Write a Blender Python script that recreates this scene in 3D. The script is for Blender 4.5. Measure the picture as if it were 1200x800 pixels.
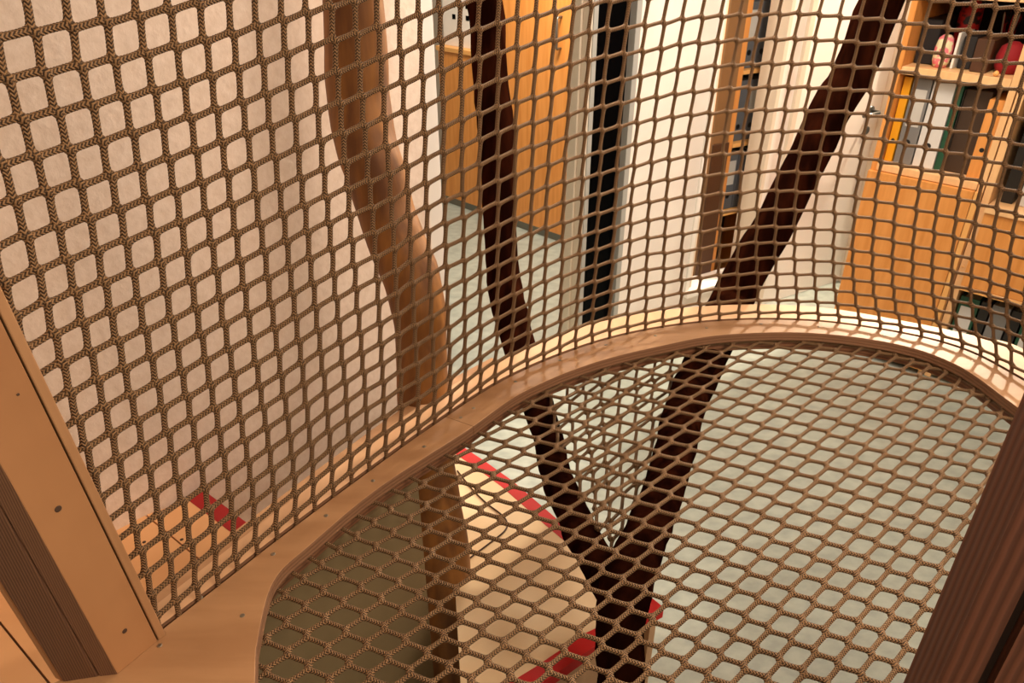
import bpy, bmesh, math, random
import numpy as np
from mathutils import Vector, Matrix, noise
random.seed(7)
sc = bpy.context.scene
for o in list(bpy.data.objects): bpy.data.objects.remove(o)
R = math.radians

# ------------------------------------------------------------------ camera, world, lights, exposure
cam = bpy.data.cameras.new('camera'); camo = bpy.data.objects.new('camera', cam)
sc.collection.objects.link(camo); camo.location = (0, 0, 2.0); camo.rotation_euler = (R(60), 0, 0)
cam.sensor_width = 36; cam.lens = 26.01; cam.clip_start = .02
cam.dof.use_dof = True; cam.dof.focus_distance = 1.4; cam.dof.aperture_fstop = 32
sc.camera = camo
sc.view_settings.view_transform = 'Standard'; sc.view_settings.look = 'None'
sc.view_settings.exposure = 0.14; sc.view_settings.gamma = 1.0; sc.view_settings.use_curve_mapping = False
w = bpy.data.worlds.new('world'); sc.world = w; w.use_nodes = True
w.node_tree.nodes['Background'].inputs[0].default_value = (1.0, .78, .58, 1)
w.node_tree.nodes['Background'].inputs[1].default_value = .24

def area(name, loc, target, size, power, col):
    l = bpy.data.lights.new(name, 'AREA'); l.shape = 'DISK'; l.size = size; l.energy = power; l.color = col
    o = bpy.data.objects.new(name, l); sc.collection.objects.link(o); o.location = loc
    o.rotation_euler = (Vector(target) - Vector(loc)).to_track_quat('-Z', 'Y').to_euler()
    return o
area('ceiling_spot', (2.7, 4.3, 2.60), (.8, 1.5, 1.0), .10, 122, (1, .84, .64))
area('fill_light', (1.25, 2.3, 2.62), (1.0, 3.0, 0), .6, 27, (1, .89, .77))  # added fill with no fixture seen, brightens the long wall and cabinets
area('fill_light', (.25, 1.95, 2.64), (.15, 1.4, 0), .4, 20, (1, .85, .70))  # fill put in to brighten the lower platform and floor through the net
area('fill_light', (.2, 4.1, 2.62), (.2, 4.7, 0), .5, 68, (1, .86, .70))  # unseen fill added for the dim wardrobe recess
area('fill_light', (1.3, .2, 2.62), (-.7, 1.3, .9), 1.1, 47, (1, .79, .62))  # broad warm fill added to lighten the left wall
area('fill_light', (-.2, -.9, 2.62), (-.5, 1.0, .9), .35, 8, (1, .70, .47))  # weak fill behind the camera, source unseen

# ------------------------------------------------------------------ pixel helpers (photo frame 1200 x 800)
FP = 867.0; CT, ST = math.cos(R(30)), math.sin(R(30)); CZ = 2.0
ZP = 1.10; H = CZ - ZP
def ray(x, y):
    u = (x - 600) / FP; v = (y - 400) / FP
    return np.array([u, CT - v * ST, -(ST + v * CT)])
def onz(x, y, z=ZP):
    r = ray(x, y); t = (z - CZ) / r[2]; return np.array([r[0] * t, r[1] * t])
def atY(x, y, Y):
    r = ray(x, y); t = Y / r[1]; return Vector((r[0] * t, Y, CZ + r[2] * t))

# ------------------------------------------------------------------ materials
def S(r, g, b):
    f = lambda c: (c / 255 / 12.92) if c / 255 <= .04045 else ((c / 255 + .055) / 1.055) ** 2.4
    return (f(r), f(g), f(b), 1)
def mat(name, col, rough=.6, col2=None, scale=8, stretch=(1, 1, 1), bump=0, detail=4, metallic=0, spec=.5, lo=.35, hi=.65):
    m = bpy.data.materials.new(name); m.use_nodes = True; nt = m.node_tree; b = nt.nodes['Principled BSDF']
    b.inputs['Roughness'].default_value = rough; b.inputs['Metallic'].default_value = metallic
    b.inputs['Specular IOR Level'].default_value = spec
    b.inputs['Base Color'].default_value = col
    if col2 or bump:
        tc = nt.nodes.new('ShaderNodeTexCoord'); mp = nt.nodes.new('ShaderNodeMapping')
        mp.inputs['Scale'].default_value = stretch
        nt.links.new(tc.outputs['Object'], mp.inputs[0])
        n = nt.nodes.new('ShaderNodeTexNoise'); n.inputs['Scale'].default_value = scale; n.inputs['Detail'].default_value = detail
        nt.links.new(mp.outputs[0], n.inputs['Vector'])
        if col2:
            r = nt.nodes.new('ShaderNodeValToRGB'); r.color_ramp.elements[0].color = col; r.color_ramp.elements[1].color = col2
            r.color_ramp.elements[0].position = lo; r.color_ramp.elements[1].position = hi
            nt.links.new(n.outputs['Fac'], r.inputs[0]); nt.links.new(r.outputs[0], b.inputs['Base Color'])
        if bump:
            bp = nt.nodes.new('ShaderNodeBump'); bp.inputs['Strength'].default_value = bump; bp.inputs['Distance'].default_value = .004
            nt.links.new(n.outputs['Fac'], bp.inputs['Height']); nt.links.new(bp.outputs[0], b.inputs['Normal'])
    return m
def ply_edge(name, direction, pitch, c1, c2, rough=.65):
    """laminated plywood edge: veneers stacked along a fixed direction of the object"""
    m = bpy.data.materials.new(name); m.use_nodes = True; nt = m.node_tree; b = nt.nodes['Principled BSDF']
    b.inputs['Roughness'].default_value = rough
    tc = nt.nodes.new('ShaderNodeTexCoord'); d = nt.nodes.new('ShaderNodeVectorMath'); d.operation = 'DOT_PRODUCT'
    d.inputs[1].default_value = direction; nt.links.new(tc.outputs['Object'], d.inputs[0])
    mu = nt.nodes.new('ShaderNodeMath'); mu.operation = 'MULTIPLY'; mu.inputs[1].default_value = 2 * math.pi / pitch
    nt.links.new(d.outputs['Value'], mu.inputs[0])
    n = nt.nodes.new('ShaderNodeTexNoise'); n.inputs['Scale'].default_value = 14
    nt.links.new(tc.outputs['Object'], n.inputs['Vector'])
    ad = nt.nodes.new('ShaderNodeMath'); ad.operation = 'MULTIPLY_ADD'; ad.inputs[1].default_value = 2.2
    nt.links.new(n.outputs['Fac'], ad.inputs[0]); nt.links.new(mu.outputs[0], ad.inputs[2])
    si = nt.nodes.new('ShaderNodeMath'); si.operation = 'SINE'; nt.links.new(ad.outputs[0], si.inputs[0])
    r = nt.nodes.new('ShaderNodeValToRGB'); r.color_ramp.elements[0].color = c1; r.color_ramp.elements[1].color = c2
    r.color_ramp.elements[0].position = .25; r.color_ramp.elements[1].position = .75
    ma = nt.nodes.new('ShaderNodeMath'); ma.operation = 'MULTIPLY_ADD'; ma.inputs[1].default_value = .5; ma.inputs[2].default_value = .5
    nt.links.new(si.outputs[0], ma.inputs[0]); nt.links.new(ma.outputs[0], r.inputs[0]); nt.links.new(r.outputs[0], b.inputs['Base Color'])
    bp = nt.nodes.new('ShaderNodeBump'); bp.inputs['Strength'].default_value = .25; bp.inputs['Distance'].default_value = .002
    nt.links.new(ma.outputs[0], bp.inputs['Height']); nt.links.new(bp.outputs[0], b.inputs['Normal'])
    return m
def rope_mat(name, c1, c2):
    """braided cord: crossing strands from the UVs (u along the rope in strand turns, v round it)"""
    m = bpy.data.materials.new(name); m.use_nodes = True; nt = m.node_tree; b = nt.nodes['Principled BSDF']
    b.inputs['Roughness'].default_value = .62; b.inputs['Specular IOR Level'].default_value = .35
    uv = nt.nodes.new('ShaderNodeUVMap'); uv.uv_map = 'rope'; sp = nt.nodes.new('ShaderNodeSeparateXYZ'); nt.links.new(uv.outputs[0], sp.inputs[0])
    def M(op, a, bb, c=None):
        k = nt.nodes.new('ShaderNodeMath'); k.operation = op
        for i, q in enumerate((a, bb, c)):
            if q is None: continue
            if isinstance(q, (int, float)): k.inputs[i].default_value = q
            else: nt.links.new(q, k.inputs[i])
        return k.outputs[0]
    U = M('MULTIPLY', sp.outputs[0], 2.9 * math.pi)
    V = M('ABSOLUTE', M('SUBTRACT', M('FRACT', M('MULTIPLY', sp.outputs[1], 4.0), 0), .5), 0)
    s1 = M('SINE', M('MULTIPLY_ADD', V, 9.0, U), 0)
    h = M('MULTIPLY_ADD', s1, .5, .5)
    tc = nt.nodes.new('ShaderNodeTexCoord'); n = nt.nodes.new('ShaderNodeTexNoise'); n.inputs['Scale'].default_value = 420
    nt.links.new(tc.outputs['Object'], n.inputs['Vector'])
    hh = M('MULTIPLY_ADD', n.outputs['Fac'], .7, M('MULTIPLY', h, .75))
    r = nt.nodes.new('ShaderNodeValToRGB'); r.color_ramp.elements[0].color = c1; r.color_ramp.elements[1].color = c2
    r.color_ramp.elements[0].position = .35; r.color_ramp.elements[1].position = .95
    nt.links.new(hh, r.inputs[0]); nt.links.new(r.outputs[0], b.inputs['Base Color'])
    bp = nt.nodes.new('ShaderNodeBump'); bp.inputs['Strength'].default_value = .8; bp.inputs['Distance'].default_value = .0028
    nt.links.new(hh, bp.inputs['Height']); nt.links.new(bp.outputs[0], b.inputs['Normal'])
    return m

M_rope = rope_mat('brown_braided_cord', S(38, 26, 16), S(156, 120, 82))
M_wall = mat('white_plaster', S(232, 222, 212), .85, S(240, 232, 222), scale=5, bump=0)
M_wall_tex = mat('white_roughcast', S(232, 212, 194), .9, S(240, 222, 206), scale=55, bump=.35, detail=6)
M_floor = mat('pale_green_linoleum', S(146, 154, 146), .5, S(166, 174, 164), scale=14, detail=8, stretch=(1, 1.4, 1))
M_ceil = mat('white_ceiling', S(235, 228, 218), .9)
M_ply = mat('birch_plywood', S(160, 118, 80), .5, S(178, 136, 96), scale=3.2, stretch=(1.2, 7, 1.2), detail=6)
M_plyE = ply_edge('plywood_edge', (0, 0, 1), .0075, S(124, 88, 62), S(138, 100, 72))
M_low = ply_edge('lower_plywood_edge', (0, 0, 1), .009, S(110, 70, 46), S(136, 92, 62))
M_plyp = mat('birch_plywood_post', S(158, 112, 72), .5, S(172, 126, 84), scale=5, stretch=(1, 1, .35), detail=4)
M_light = mat('light_plywood', S(190, 148, 108), .5, S(204, 162, 122), scale=4, stretch=(5, 1, 1), detail=4)
M_maple = mat('maple_platform', S(246, 212, 164), .55, S(252, 224, 182), scale=6, detail=5)
M_tan = mat('tan_platform', S(214, 158, 108), .45, S(226, 174, 124), scale=4, detail=5)
M_red = mat('red_edge_paint', S(206, 16, 14), .6)
M_dred = mat('dark_red_edge_paint', S(150, 8, 10), .6)
M_dark = mat('dark_stained_trunk', S(26, 9, 5), .6, S(58, 26, 14), scale=9, stretch=(3, 3, .7), bump=.6, detail=7, lo=.4, hi=.75, spec=.0)
M_bark = mat('peeled_trunk', S(100, 58, 18), .6, S(152, 100, 42), scale=7, stretch=(4, 4, .6), bump=.35, detail=6)
M_panel = mat('shade_toned_partition', S(134, 116, 82), .75, S(142, 124, 90), scale=3)  # base colour carries the shade below the ring
M_orange = mat('alder_veneer', S(206, 134, 62), .42, S(220, 150, 78), scale=3, stretch=(14, 14, 1), detail=4)
M_oredge = mat('alder_edge', S(226, 168, 96), .4)
M_oshelf = mat('alder_shelf', S(224, 176, 122), .4, S(234, 188, 134), scale=4, stretch=(1, 10, 1))
M_grey = mat('grey_plinth', S(118, 118, 108), .5)
M_black = mat('black_glass', S(3, 3, 4), .25, spec=.06)
M_alu = mat('brushed_aluminium', S(120, 118, 112), .35, metallic=.8)
M_frame = mat('grey_frame', S(168, 166, 160), .4)
M_cream = mat('cream_frame', S(222, 208, 188), .5)
M_doorw = mat('white_door_paint', S(236, 230, 222), .4)
M_hole = mat('screw_recess', S(70, 50, 36), .8)
M_screw = mat('screw_head', S(150, 140, 124), .35, metallic=.8)
M_brown = mat('brown_leaf_board', S(120, 88, 54), .5, S(134, 98, 62), scale=3)
M_dbrown = mat('dark_brown_board', S(72, 42, 20), .5)
M_inside = mat('shade_toned_inside', S(38, 24, 16), .8)  # shade inside the compartments is put into this near-black colour

# ------------------------------------------------------------------ object helpers
def link(o, parent=None):
    sc.collection.objects.link(o)
    if parent: o.parent = parent; o.matrix_parent_inverse = parent.matrix_world.inverted()
    return o
def mesh_obj(name, verts, faces, m, parent=None, smooth=False):
    me = bpy.data.meshes.new(name); me.from_pydata([tuple(v) for v in verts], [], faces); me.update()
    ms = m if isinstance(m, (list, tuple)) else [m]
    for q in ms: me.materials.append(q)
    bm = bmesh.new(); bm.from_mesh(me); bmesh.ops.recalc_face_normals(bm, faces=bm.faces); bm.to_mesh(me); bm.free()
    if smooth: me.polygons.foreach_set('use_smooth', [True] * len(me.polygons))
    return link(bpy.data.objects.new(name, me), parent)
def tag(o, label=None, cat=None, group=None, kind=None):
    if label: o['label'] = label
    if cat: o['category'] = cat
    if group: o['group'] = group
    if kind: o['kind'] = kind
    return o
def thing(name, loc, label, cat, group=None):
    o = bpy.data.objects.new(name, None); o.empty_display_size = .05; sc.collection.objects.link(o); o.location = loc
    bpy.context.view_layer.update(); return tag(o, label, cat, group)
class Frame:
    """a vertical working frame: s along g, d away from the viewer, z up"""
    def __init__(f, P, g):
        f.P = np.array(P, float); f.g = np.array(g, float) / np.hypot(*g); f.n = np.array([-f.g[1], f.g[0]])
        if f.n @ f.P < 0: f.n = -f.n
    def pt(f, s, d, z):
        q = f.P + f.g * s + f.n * d; return (q[0], q[1], z)
def fbox(fr, name, s0, s1, d0, d1, z0, z1, m, parent=None, bev=.0015):
    bm = bmesh.new(); v = [bm.verts.new(fr.pt(s, d, z)) for s in (s0, s1) for d in (d0, d1) for z in (z0, z1)]
    for q in ((0, 1, 3, 2), (4, 6, 7, 5), (0, 4, 5, 1), (2, 3, 7, 6), (0, 2, 6, 4), (1, 5, 7, 3)): bm.faces.new([v[i] for i in q])
    if bev: bmesh.ops.bevel(bm, geom=bm.edges[:], offset=bev, segments=1, affect='EDGES')
    bmesh.ops.recalc_face_normals(bm, faces=bm.faces)
    me = bpy.data.meshes.new(name); bm.to_mesh(me); bm.free(); me.materials.append(m)
    return link(bpy.data.objects.new(name, me), parent)
def prism(name, pts, z0, z1, m, parent=None, shear=(0, 0), bev=0, side=None):
    n = len(pts); v = [(p[0], p[1], z0) for p in pts] + [(p[0] + shear[0] * (z1 - z0), p[1] + shear[1] * (z1 - z0), z1) for p in pts]
    f = [list(range(n)), list(range(n, 2 * n))] + [[i, (i + 1) % n, n + (i + 1) % n, n + i] for i in range(n)]
    o = mesh_obj(name, v, f, [m] + ([side] if side else []), parent)
    if side:
        for p in o.data.polygons:
            if abs(p.normal.z) < .6: p.material_index = 1
    return o
def disc(name, c, nrm, r, h, m, parent=None, seg=16):
    nrm = Vector(nrm).normalized(); a = nrm.orthogonal().normalized(); b = nrm.cross(a); c = Vector(c)
    v = []
    for k, (rr, hh) in enumerate(((r, 0), (r, h * .6), (r * .8, h), (r * .35, h * .7))):
        for i in range(seg):
            t = 2 * math.pi * i / seg; v.append(c + (a * math.cos(t) + b * math.sin(t)) * rr + nrm * hh)
    f = [[k * seg + i, k * seg + (i + 1) % seg, (k + 1) * seg + (i + 1) % seg, (k + 1) * seg + i] for k in range(3) for i in range(seg)]
    f += [list(range(seg)), list(range(3 * seg, 4 * seg))]
    return mesh_obj(name, v, f, m, parent, True)
def tube(name, pts, rad, m, parent=None, seg=12, rough=0, cap=True, nfreq=9):
    """tapering tube along points; rough = surface displacement"""
    pts = [Vector(p) for p in pts]; v = []; n = len(pts); up = None
    for i, p in enumerate(pts):
        t = (pts[min(i + 1, n - 1)] - pts[max(i - 1, 0)]).normalized()
        if up is None: up = t.orthogonal().normalized()
        up = (up - t * up.dot(t)).normalized(); bi = t.cross(up)
        r = rad[i] if isinstance(rad, (list, tuple)) else rad
        for k in range(seg):
            a = 2 * math.pi * k / seg; d = up * math.cos(a) + bi * math.sin(a); q = p + d * r
            if rough: q += d * rough * (noise.noise(q * nfreq) + .5 * noise.noise(q * nfreq * 3))
            v.append(q)
    f = [[i * seg + k, i * seg + (k + 1) % seg, (i + 1) * seg + (k + 1) % seg, (i + 1) * seg + k] for i in range(n - 1) for k in range(seg)]
    if cap: f += [list(range(seg)), list(range((n - 1) * seg, n * seg))]
    return v, f
def resample(ctrl, n):
    """Catmull-Rom through control tuples of any length"""
    P = np.array(ctrl, float); k = len(P); out = []
    for j in range(n):
        t = j / (n - 1) * (k - 1); i = min(int(t), k - 2); u = t - i
        p0, p1, p2, p3 = P[max(i - 1, 0)], P[i], P[i + 1], P[min(i + 2, k - 1)]
        out.append(.5 * ((2 * p1) + (-p0 + p2) * u + (2 * p0 - 5 * p1 + 4 * p2 - p3) * u * u + (-p0 + 3 * p1 - 3 * p2 + p3) * u ** 3))
    return np.array(out)

# ------------------------------------------------------------------ the room
AX = np.array([.717, -.697]); BX = np.array([.683, .73])
mesh_obj('floor', [(-4, -3, 0), (6, -3, 0), (6, 8, 0), (-4, 8, 0), (-4, -3, -.05), (6, -3, -.05), (6, 8, -.05), (-4, 8, -.05)],
         [[0, 1, 2, 3], [4, 5, 6, 7], [0, 1, 5, 4], [1, 2, 6, 5], [2, 3, 7, 6], [3, 0, 4, 7]], M_floor)['kind'] = 'structure'
mesh_obj('ceiling', [(-4, -3, 2.75), (6, -3, 2.75), (6, 8, 2.75), (-4, 8, 2.75), (-4, -3, 2.8), (6, -3, 2.8), (6, 8, 2.8), (-4, 8, 2.8)],
         [[0, 1, 2, 3], [4, 5, 6, 7], [0, 1, 5, 4], [1, 2, 6, 5], [2, 3, 7, 6], [3, 0, 4, 7]], M_ceil)['kind'] = 'structure'
FL = Frame((-.773, 1.354), BX)          # left wall
fbox(FL, 'wall_left', -4.5, .80, 0, .12, 0, 2.75, M_wall_tex, bev=0)['kind'] = 'structure'
fbox(FL, 'trim_1', .8005, .852, .004, .12, 0, 2.75, M_doorw, bev=.002)['kind'] = 'structure'
FBk = Frame((-.476, 5.63), AX)          # recess behind: wardrobe wall
fbox(FBk, 'wall_back', -3.0, 2.2, .55, .65, 0, 2.75, M_wall, bev=0)['kind'] = 'structure'
FW = Frame((.40, 3.28), (.87, .49))     # long wall with window and door
def wallpiece(nm, s0, s1, z0, z1): fbox(FW, nm, s0, s1, 0, .12, z0, z1, M_wall, bev=0)['kind'] = 'structure'
wallpiece('wall_front', .15, .62, 0, 2.75)
wallpiece('wall_front', -.06, .15, 2.3, 2.75); wallpiece('wall_front', -.06, .15, 0, .08)
wallpiece('wall_front', .62, 1.04, 0, .24); wallpiece('wall_front', .62, 1.04, 2.1, 2.75)
wallpiece('wall_front', 1.04, 1.20, 0, 2.75); wallpiece('wall_front', 1.20, 1.92, 2.05, 2.75); wallpiece('wall_front', 1.92, 4.2, 0, 2.75)
# end jamb of the long wall: cream frame boards
o = thing('door_1', FW.pt(-.12, .03, 0), None, None); o['kind'] = 'structure'
fbox(FW, 'jamb_board', -.112, -.101, .045, .11, 0, 2.75, M_cream, o)
fbox(FW, 'jamb_board', -.10, -.082, .0, .10, 0, 2.75, M_cream, o)
o = thing('window_1', FW.pt(.04, .03, .08), None, None); o['kind'] = 'structure'
fbox(FW, 'window_frame', -.082, -.06, -.005, .1, 0, 2.75, M_frame, o); fbox(FW, 'window_frame', .128, .155, -.012, .1, 0, 2.75, M_frame, o)
fbox(FW, 'pane', -.06, .128, .03, .05, .08, 2.3, M_black, o)
o = thing('window_2', FW.pt(.83, 0, .24), None, None); o['kind'] = 'structure'
fbox(FW, 'window_frame', .60, .625, -.012, .12, .24, 2.1, M_doorw, o); fbox(FW, 'window_frame', .625, .648, .0, .12, .26, 2.1, M_cream, o)
fbox(FW, 'window_frame', 1.035, 1.06, -.012, .12, .24, 2.1, M_cream, o); fbox(FW, 'window_frame', 1.06, 1.10, -.006, .05, .24, 2.1, M_doorw, o)
fbox(FW, 'window_sill', .60, 1.06, -.03, .12, .215, .25, M_doorw, o)
# door leaf with lever
o = thing('door_2', FW.pt(1.55, 0, 0), None, None); o['kind'] = 'structure'
fbox(FW, 'door_leaf', 1.215, 1.905, .01, .05, .001, 2.04, M_doorw, o)
fbox(FW, 'door_frame', 1.17, 1.205, -.02, .10, 0, 2.07, M_cream, o); fbox(FW, 'door_frame', 1.905, 1.93, -.02, .10, 0, 2.07, M_cream, o)
nv = -FW.n
disc('rosette', FW.pt(1.825, .01, 1.06), (nv[0], nv[1], 0), .026, .008, M_alu, o); disc('keyhole_rosette', FW.pt(1.825, .01, .95), (nv[0], nv[1], 0), .024, .008, M_alu, o)
v, f = tube('h', [FW.pt(1.825, .0, 1.06), FW.pt(1.825, -.045, 1.06), FW.pt(1.815, -.052, 1.06), FW.pt(1.76, -.052, 1.058), FW.pt(1.69, -.05, 1.056)], .0095, M_alu)
mesh_obj('door_handle', v, f, M_alu, o, True)

# ------------------------------------------------------------------ seen through window 2: brown leaf and office shelf with grey binders
t = thing('brown_folding_screen', FW.pt(.78, .4, 0), 'plain brown wooden screen standing inside the interior window, left of the grey binders', 'screen')
fbox(FW, 'panel', .785, .84, .125, .14, 0, 2.0, M_brown, t); fbox(FW, 'panel', .842, .90, .13, .145, 0, 2.0, M_brown, t); fbox(FW, 'base_board', .785, .895, .115, .124, 0, .98, M_dbrown, t)
t = thing('office_shelf', FW.pt(1.2, .7, 0), 'alder wood office shelf behind the interior window holding grey binders', 'shelf')
for s0, s1 in ((.905, .965), (1.335, 1.36)): fbox(FW, 'side_panel', s0, s1, .16, .50, 0, 2.1, M_orange, t)
for z in (.05, .55, .93, 1.30, 1.70, 2.08): fbox(FW, 'shelf_board', .966, 1.334, .16, .50, z, z + .02, M_oredge, t)
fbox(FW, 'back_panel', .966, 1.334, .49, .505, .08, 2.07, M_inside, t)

def binder(fr, s0, w, z, h, d0, m, labelm, label, group, tilt=0, hole=True, depth=.27):
    t = thing('ring_binder', fr.pt(s0 + w / 2, d0 + depth / 2, z), label, 'binder', group)
    # cover: spine, two boards and the paper block between them
    fbox(fr, 'cover', s0, s0 + w, d0, d0 + .004, z, z + h, m, t, .001)
    fbox(fr, 'cover', s0, s0 + .003, d0 + .0042, d0 + depth, z, z + h, m, t, .0005)
    fbox(fr, 'cover', s0 + w - .003, s0 + w, d0 + .0042, d0 + depth, z, z + h, m, t, .0005)
    fbox(fr, 'paper_block', s0 + .004, s0 + w - .004, d0 + .02, d0 + depth - .02, z + .006, z + h - .02, M_paper, t, 0)
    nn = -fr.n
    if hole:
        disc('finger_hole', fr.pt(s0 + w / 2, d0 - .0002, z + .075), (nn[0], nn[1], 0), min(.014, w * .3), .001, M_holeb, t)
    if labelm: fbox(fr, 'spine_label', s0 + w * .14, s0 + w * .86, d0 - .0012, d0 - .0002, z + h * .45, z + h * .88, labelm, t, 0)
    return t
M_paper = mat('paper', S(226, 220, 208), .8); M_holeb = mat('black_ring', S(8, 8, 8), .5)
B_yel = mat('yellow_board', S(232, 160, 20), .5); B_grey = mat('grey_board', S(120, 118, 116), .55); B_white = mat('white_board', S(206, 202, 196), .5)
B_green = mat('green_board', S(20, 72, 48), .5); B_black = mat('black_board', S(26, 22, 18), .5); B_dgrey = mat('dark_grey_board', S(92, 94, 98), .6)
B_lgrey = mat('light_label', S(196, 192, 184), .6); B_brownb = mat('dark_brown_box', S(58, 38, 20), .6)
pos = ['leftmost', 'second', 'third', 'rightmost']
for lvl, z in enumerate((.571, .951, 1.321)):
    for k in range(4):
        binder(FW, .985 + k * .086, .078, z, .31, .20, B_dgrey, B_lgrey if (k + lvl) % 2 == 0 else None,
               '%s grey binder on the %s level of the office shelf behind the interior window' % (pos[k], ('lowest filled', 'middle', 'top filled')[lvl]), 'binders in the office shelf')

# ------------------------------------------------------------------ wardrobe wall in the recess
t = thing('low_cabinet', FBk.pt(.17, .25, 0), 'low alder cupboard with grey plinth, left of the dark trunk', 'cabinet')
fbox(FBk, 'plinth', -.085, .385, .02, .5, 0, .06, M_grey, t); fbox(FBk, 'carcass', -.085, .385, .021, .5, .061, 1.15, M_orange, t)
fbox(FBk, 'door', -.081, .381, 0, .02, .062, 1.148, M_orange, t); fbox(FBk, 'top_board', -.093, .386, -.012, .5, 1.15, 1.18, M_oredge, t)
t = thing('wardrobe', FBk.pt(.77, .25, 0), 'tall alder wardrobe with a bar handle and grey plinth, right of the dark trunk', 'wardrobe')
fbox(FBk, 'plinth', .388, 1.27, .02, .5, 0, .06, M_grey, t); fbox(FBk, 'carcass', .388, 1.27, .021, .5, .061, 2.2, M_orange, t)
for s0, s1, hs in ((.390, .58, .55), (.584, 1.268, 1.085)):
    d = fbox(FBk, 'door', s0, s1, 0, .02, .062, 2.198, M_orange, t)
    if hs > 1:
        v, f = tube('h', [FBk.pt(hs, 0, 1.46), FBk.pt(hs, -.035, 1.46), FBk.pt(hs, -.042, 1.45), FBk.pt(hs, -.042, 1.29), FBk.pt(hs, -.035, 1.28), FBk.pt(hs, 0, 1.28)], .008, M_alu, seg=8)
        hnd = mesh_obj('handle', v, f, M_alu, d, True); hnd['label'] = 'brushed metal bar handle'
# white box with square holes on the low cabinet
t = thing('perforated_box', FBk.pt(.16, .2, 1.18), 'white box with rows of square holes on top of the low alder cupboard', 'box')
fbox(FBk, 'box_body', -.083, .372, .06, .4, 1.18, 1.75, M_doorw, t)
for i in range(5):
    for j in range(4):
        fbox(FBk, 'square_hole', .02 + i * .07, .053 + i * .07, .058, .0598, 1.36 + j * .075, 1.392 + j * .075, M_black, t, 0)

# ------------------------------------------------------------------ right-hand cabinet
class Unit(Frame):            # furniture laid out in modules of 1.31, counter top at .98 m
    def pt(f, s, d, z): return Frame.pt(f, s * 1.31, d * 1.31, z * 1.31 - .62)
CF = Unit((1.708, 3.465), AX)
t = thing('office_cabinet', CF.pt(.19, .2, .474), 'alder wood cabinet with binders above its plain lower door, beside the white door', 'cabinet')
fbox(CF, 'side_panel', .0, .02, 0, .40, .475, 1.80, M_orange, t); fbox(CF, 'side_panel', .352, .372, 0, .40, .475, 1.80, M_oshelf, t)
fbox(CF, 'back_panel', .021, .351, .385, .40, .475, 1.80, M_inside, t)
for z in (1.53, 1.77): fbox(CF, 'shelf_board', .021, .351, .0, .384, z, z + .025, M_oshelf, t)
fbox(CF, 'shelf_board', .021, .351, -.006, .384, 1.20, 1.225, M_oshelf, t)
fbox(CF, 'door', .0, .351, -.02, -.001, .50, 1.198, M_orange, t, .001)
fbox(CF, 'door_edge', .353, .371, -.02, -.001, .50, 1.198, M_oredge, t, .001)
t2 = thing('corner_cabinet', CF.pt(.8, .2, .474), 'alder wood cabinet with a wide flap over a binder shelf, at the right edge', 'cabinet')
fbox(CF, 'side_panel', .376, .398, 0, .40, .475, 1.80, M_oshelf, t2); fbox(CF, 'side_panel', 1.18, 1.20, 0, .40, .475, 1.80, M_oshelf, t2)
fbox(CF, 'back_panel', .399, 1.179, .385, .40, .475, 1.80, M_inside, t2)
for z in (.49, 1.14, 1.50, 1.77): fbox(CF, 'shelf_board', .399, 1.179, .0 if z != 1.14 else -.03, .384, z, z + .022, M_oshelf, t2)
fbox(CF, 'shelf_board', .399, 1.179, .0, .384, .845, .862, M_oredge, t2)
dd = fbox(CF, 'door', .400, 1.178, -.02, -.001, .872, 1.138, M_orange, t2, .001)
fbox(CF, 'door_edge', .400, 1.178, -.024, -.019, .855, .871, M_oredge, dd, .001)
for z in (1.02, .93):
    nn = -CF.n; disc('hinge_pin', CF.pt(.385, -.0, z), (nn[0], nn[1], 0), .005, .003, M_oredge, t2, 10)
# binders above the left door
g = 'binders on the counter shelf'
binder(CF, .024, .026, 1.226, .29, .045, B_yel, None, 'narrow yellow binder, leftmost above the cabinet door', g)
binder(CF, .056, .060, 1.226, .29, .045, B_grey, B_lgrey, 'grey ring binder between the yellow and the white binder', g)
binder(CF, .121, .068, 1.226, .29, .045, B_white, None, 'white ring binder right of the grey binder', g)
binder(CF, .192, .022, 1.226, .29, .05, B_green, None, 'thin dark green binder right of the white binder', g, hole=False)
tt = thing('file_box', CF.pt(.26, .2, 1.225), 'open dark brown file box standing right of the green binder', 'box')
fbox(CF, 'box_body', .218, .300, .06, .30, 1.226, 1.50, B_brownb, tt); fbox(CF, 'rim', .218, .222, .05, .06, 1.226, 1.50, B_black, tt)
tt = thing('magazine_file', CF.pt(.325, .18, 1.226), 'plain wooden magazine file with a round finger hole', 'file holder')
fbox(CF, 'file_body', .304, .348, .02, .28, 1.226, 1.485, M_orange, tt)
disc('finger_hole', CF.pt(.326, .0198, 1.325), (-CF.n[0], -CF.n[1], 0), .010, .001, M_holeb, tt)
# low binders under the flap
g = 'binders under the flap'
cols = [(B_green, B_white, .062), (B_black, None, .03), (B_grey, None, .055), (B_black, None, .032), (B_green, B_white, .07), (B_black, B_lgrey, .05), (B_dgrey, B_white, .06), (B_green, None, .05), (B_black, B_white, .06)]
nm = ['dark green binder with white label, leftmost under the flap', 'thin black binder beside the leftmost green one under the flap', 'plain grey binder under the flap', 'thin black binder right of the plain grey one under the flap',
      'second green binder with white label under the flap', 'black binder with pale label right of the second green binder', 'dark grey binder with white label under the flap', 'plain green binder toward the right under the flap', 'black binder with white label, rightmost under the flap']
s = .405
for (m, l, wd), n_ in zip(cols, nm): binder(CF, s, wd, .514, .30, .03, m, l, n_, g); s += wd + .006
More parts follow.
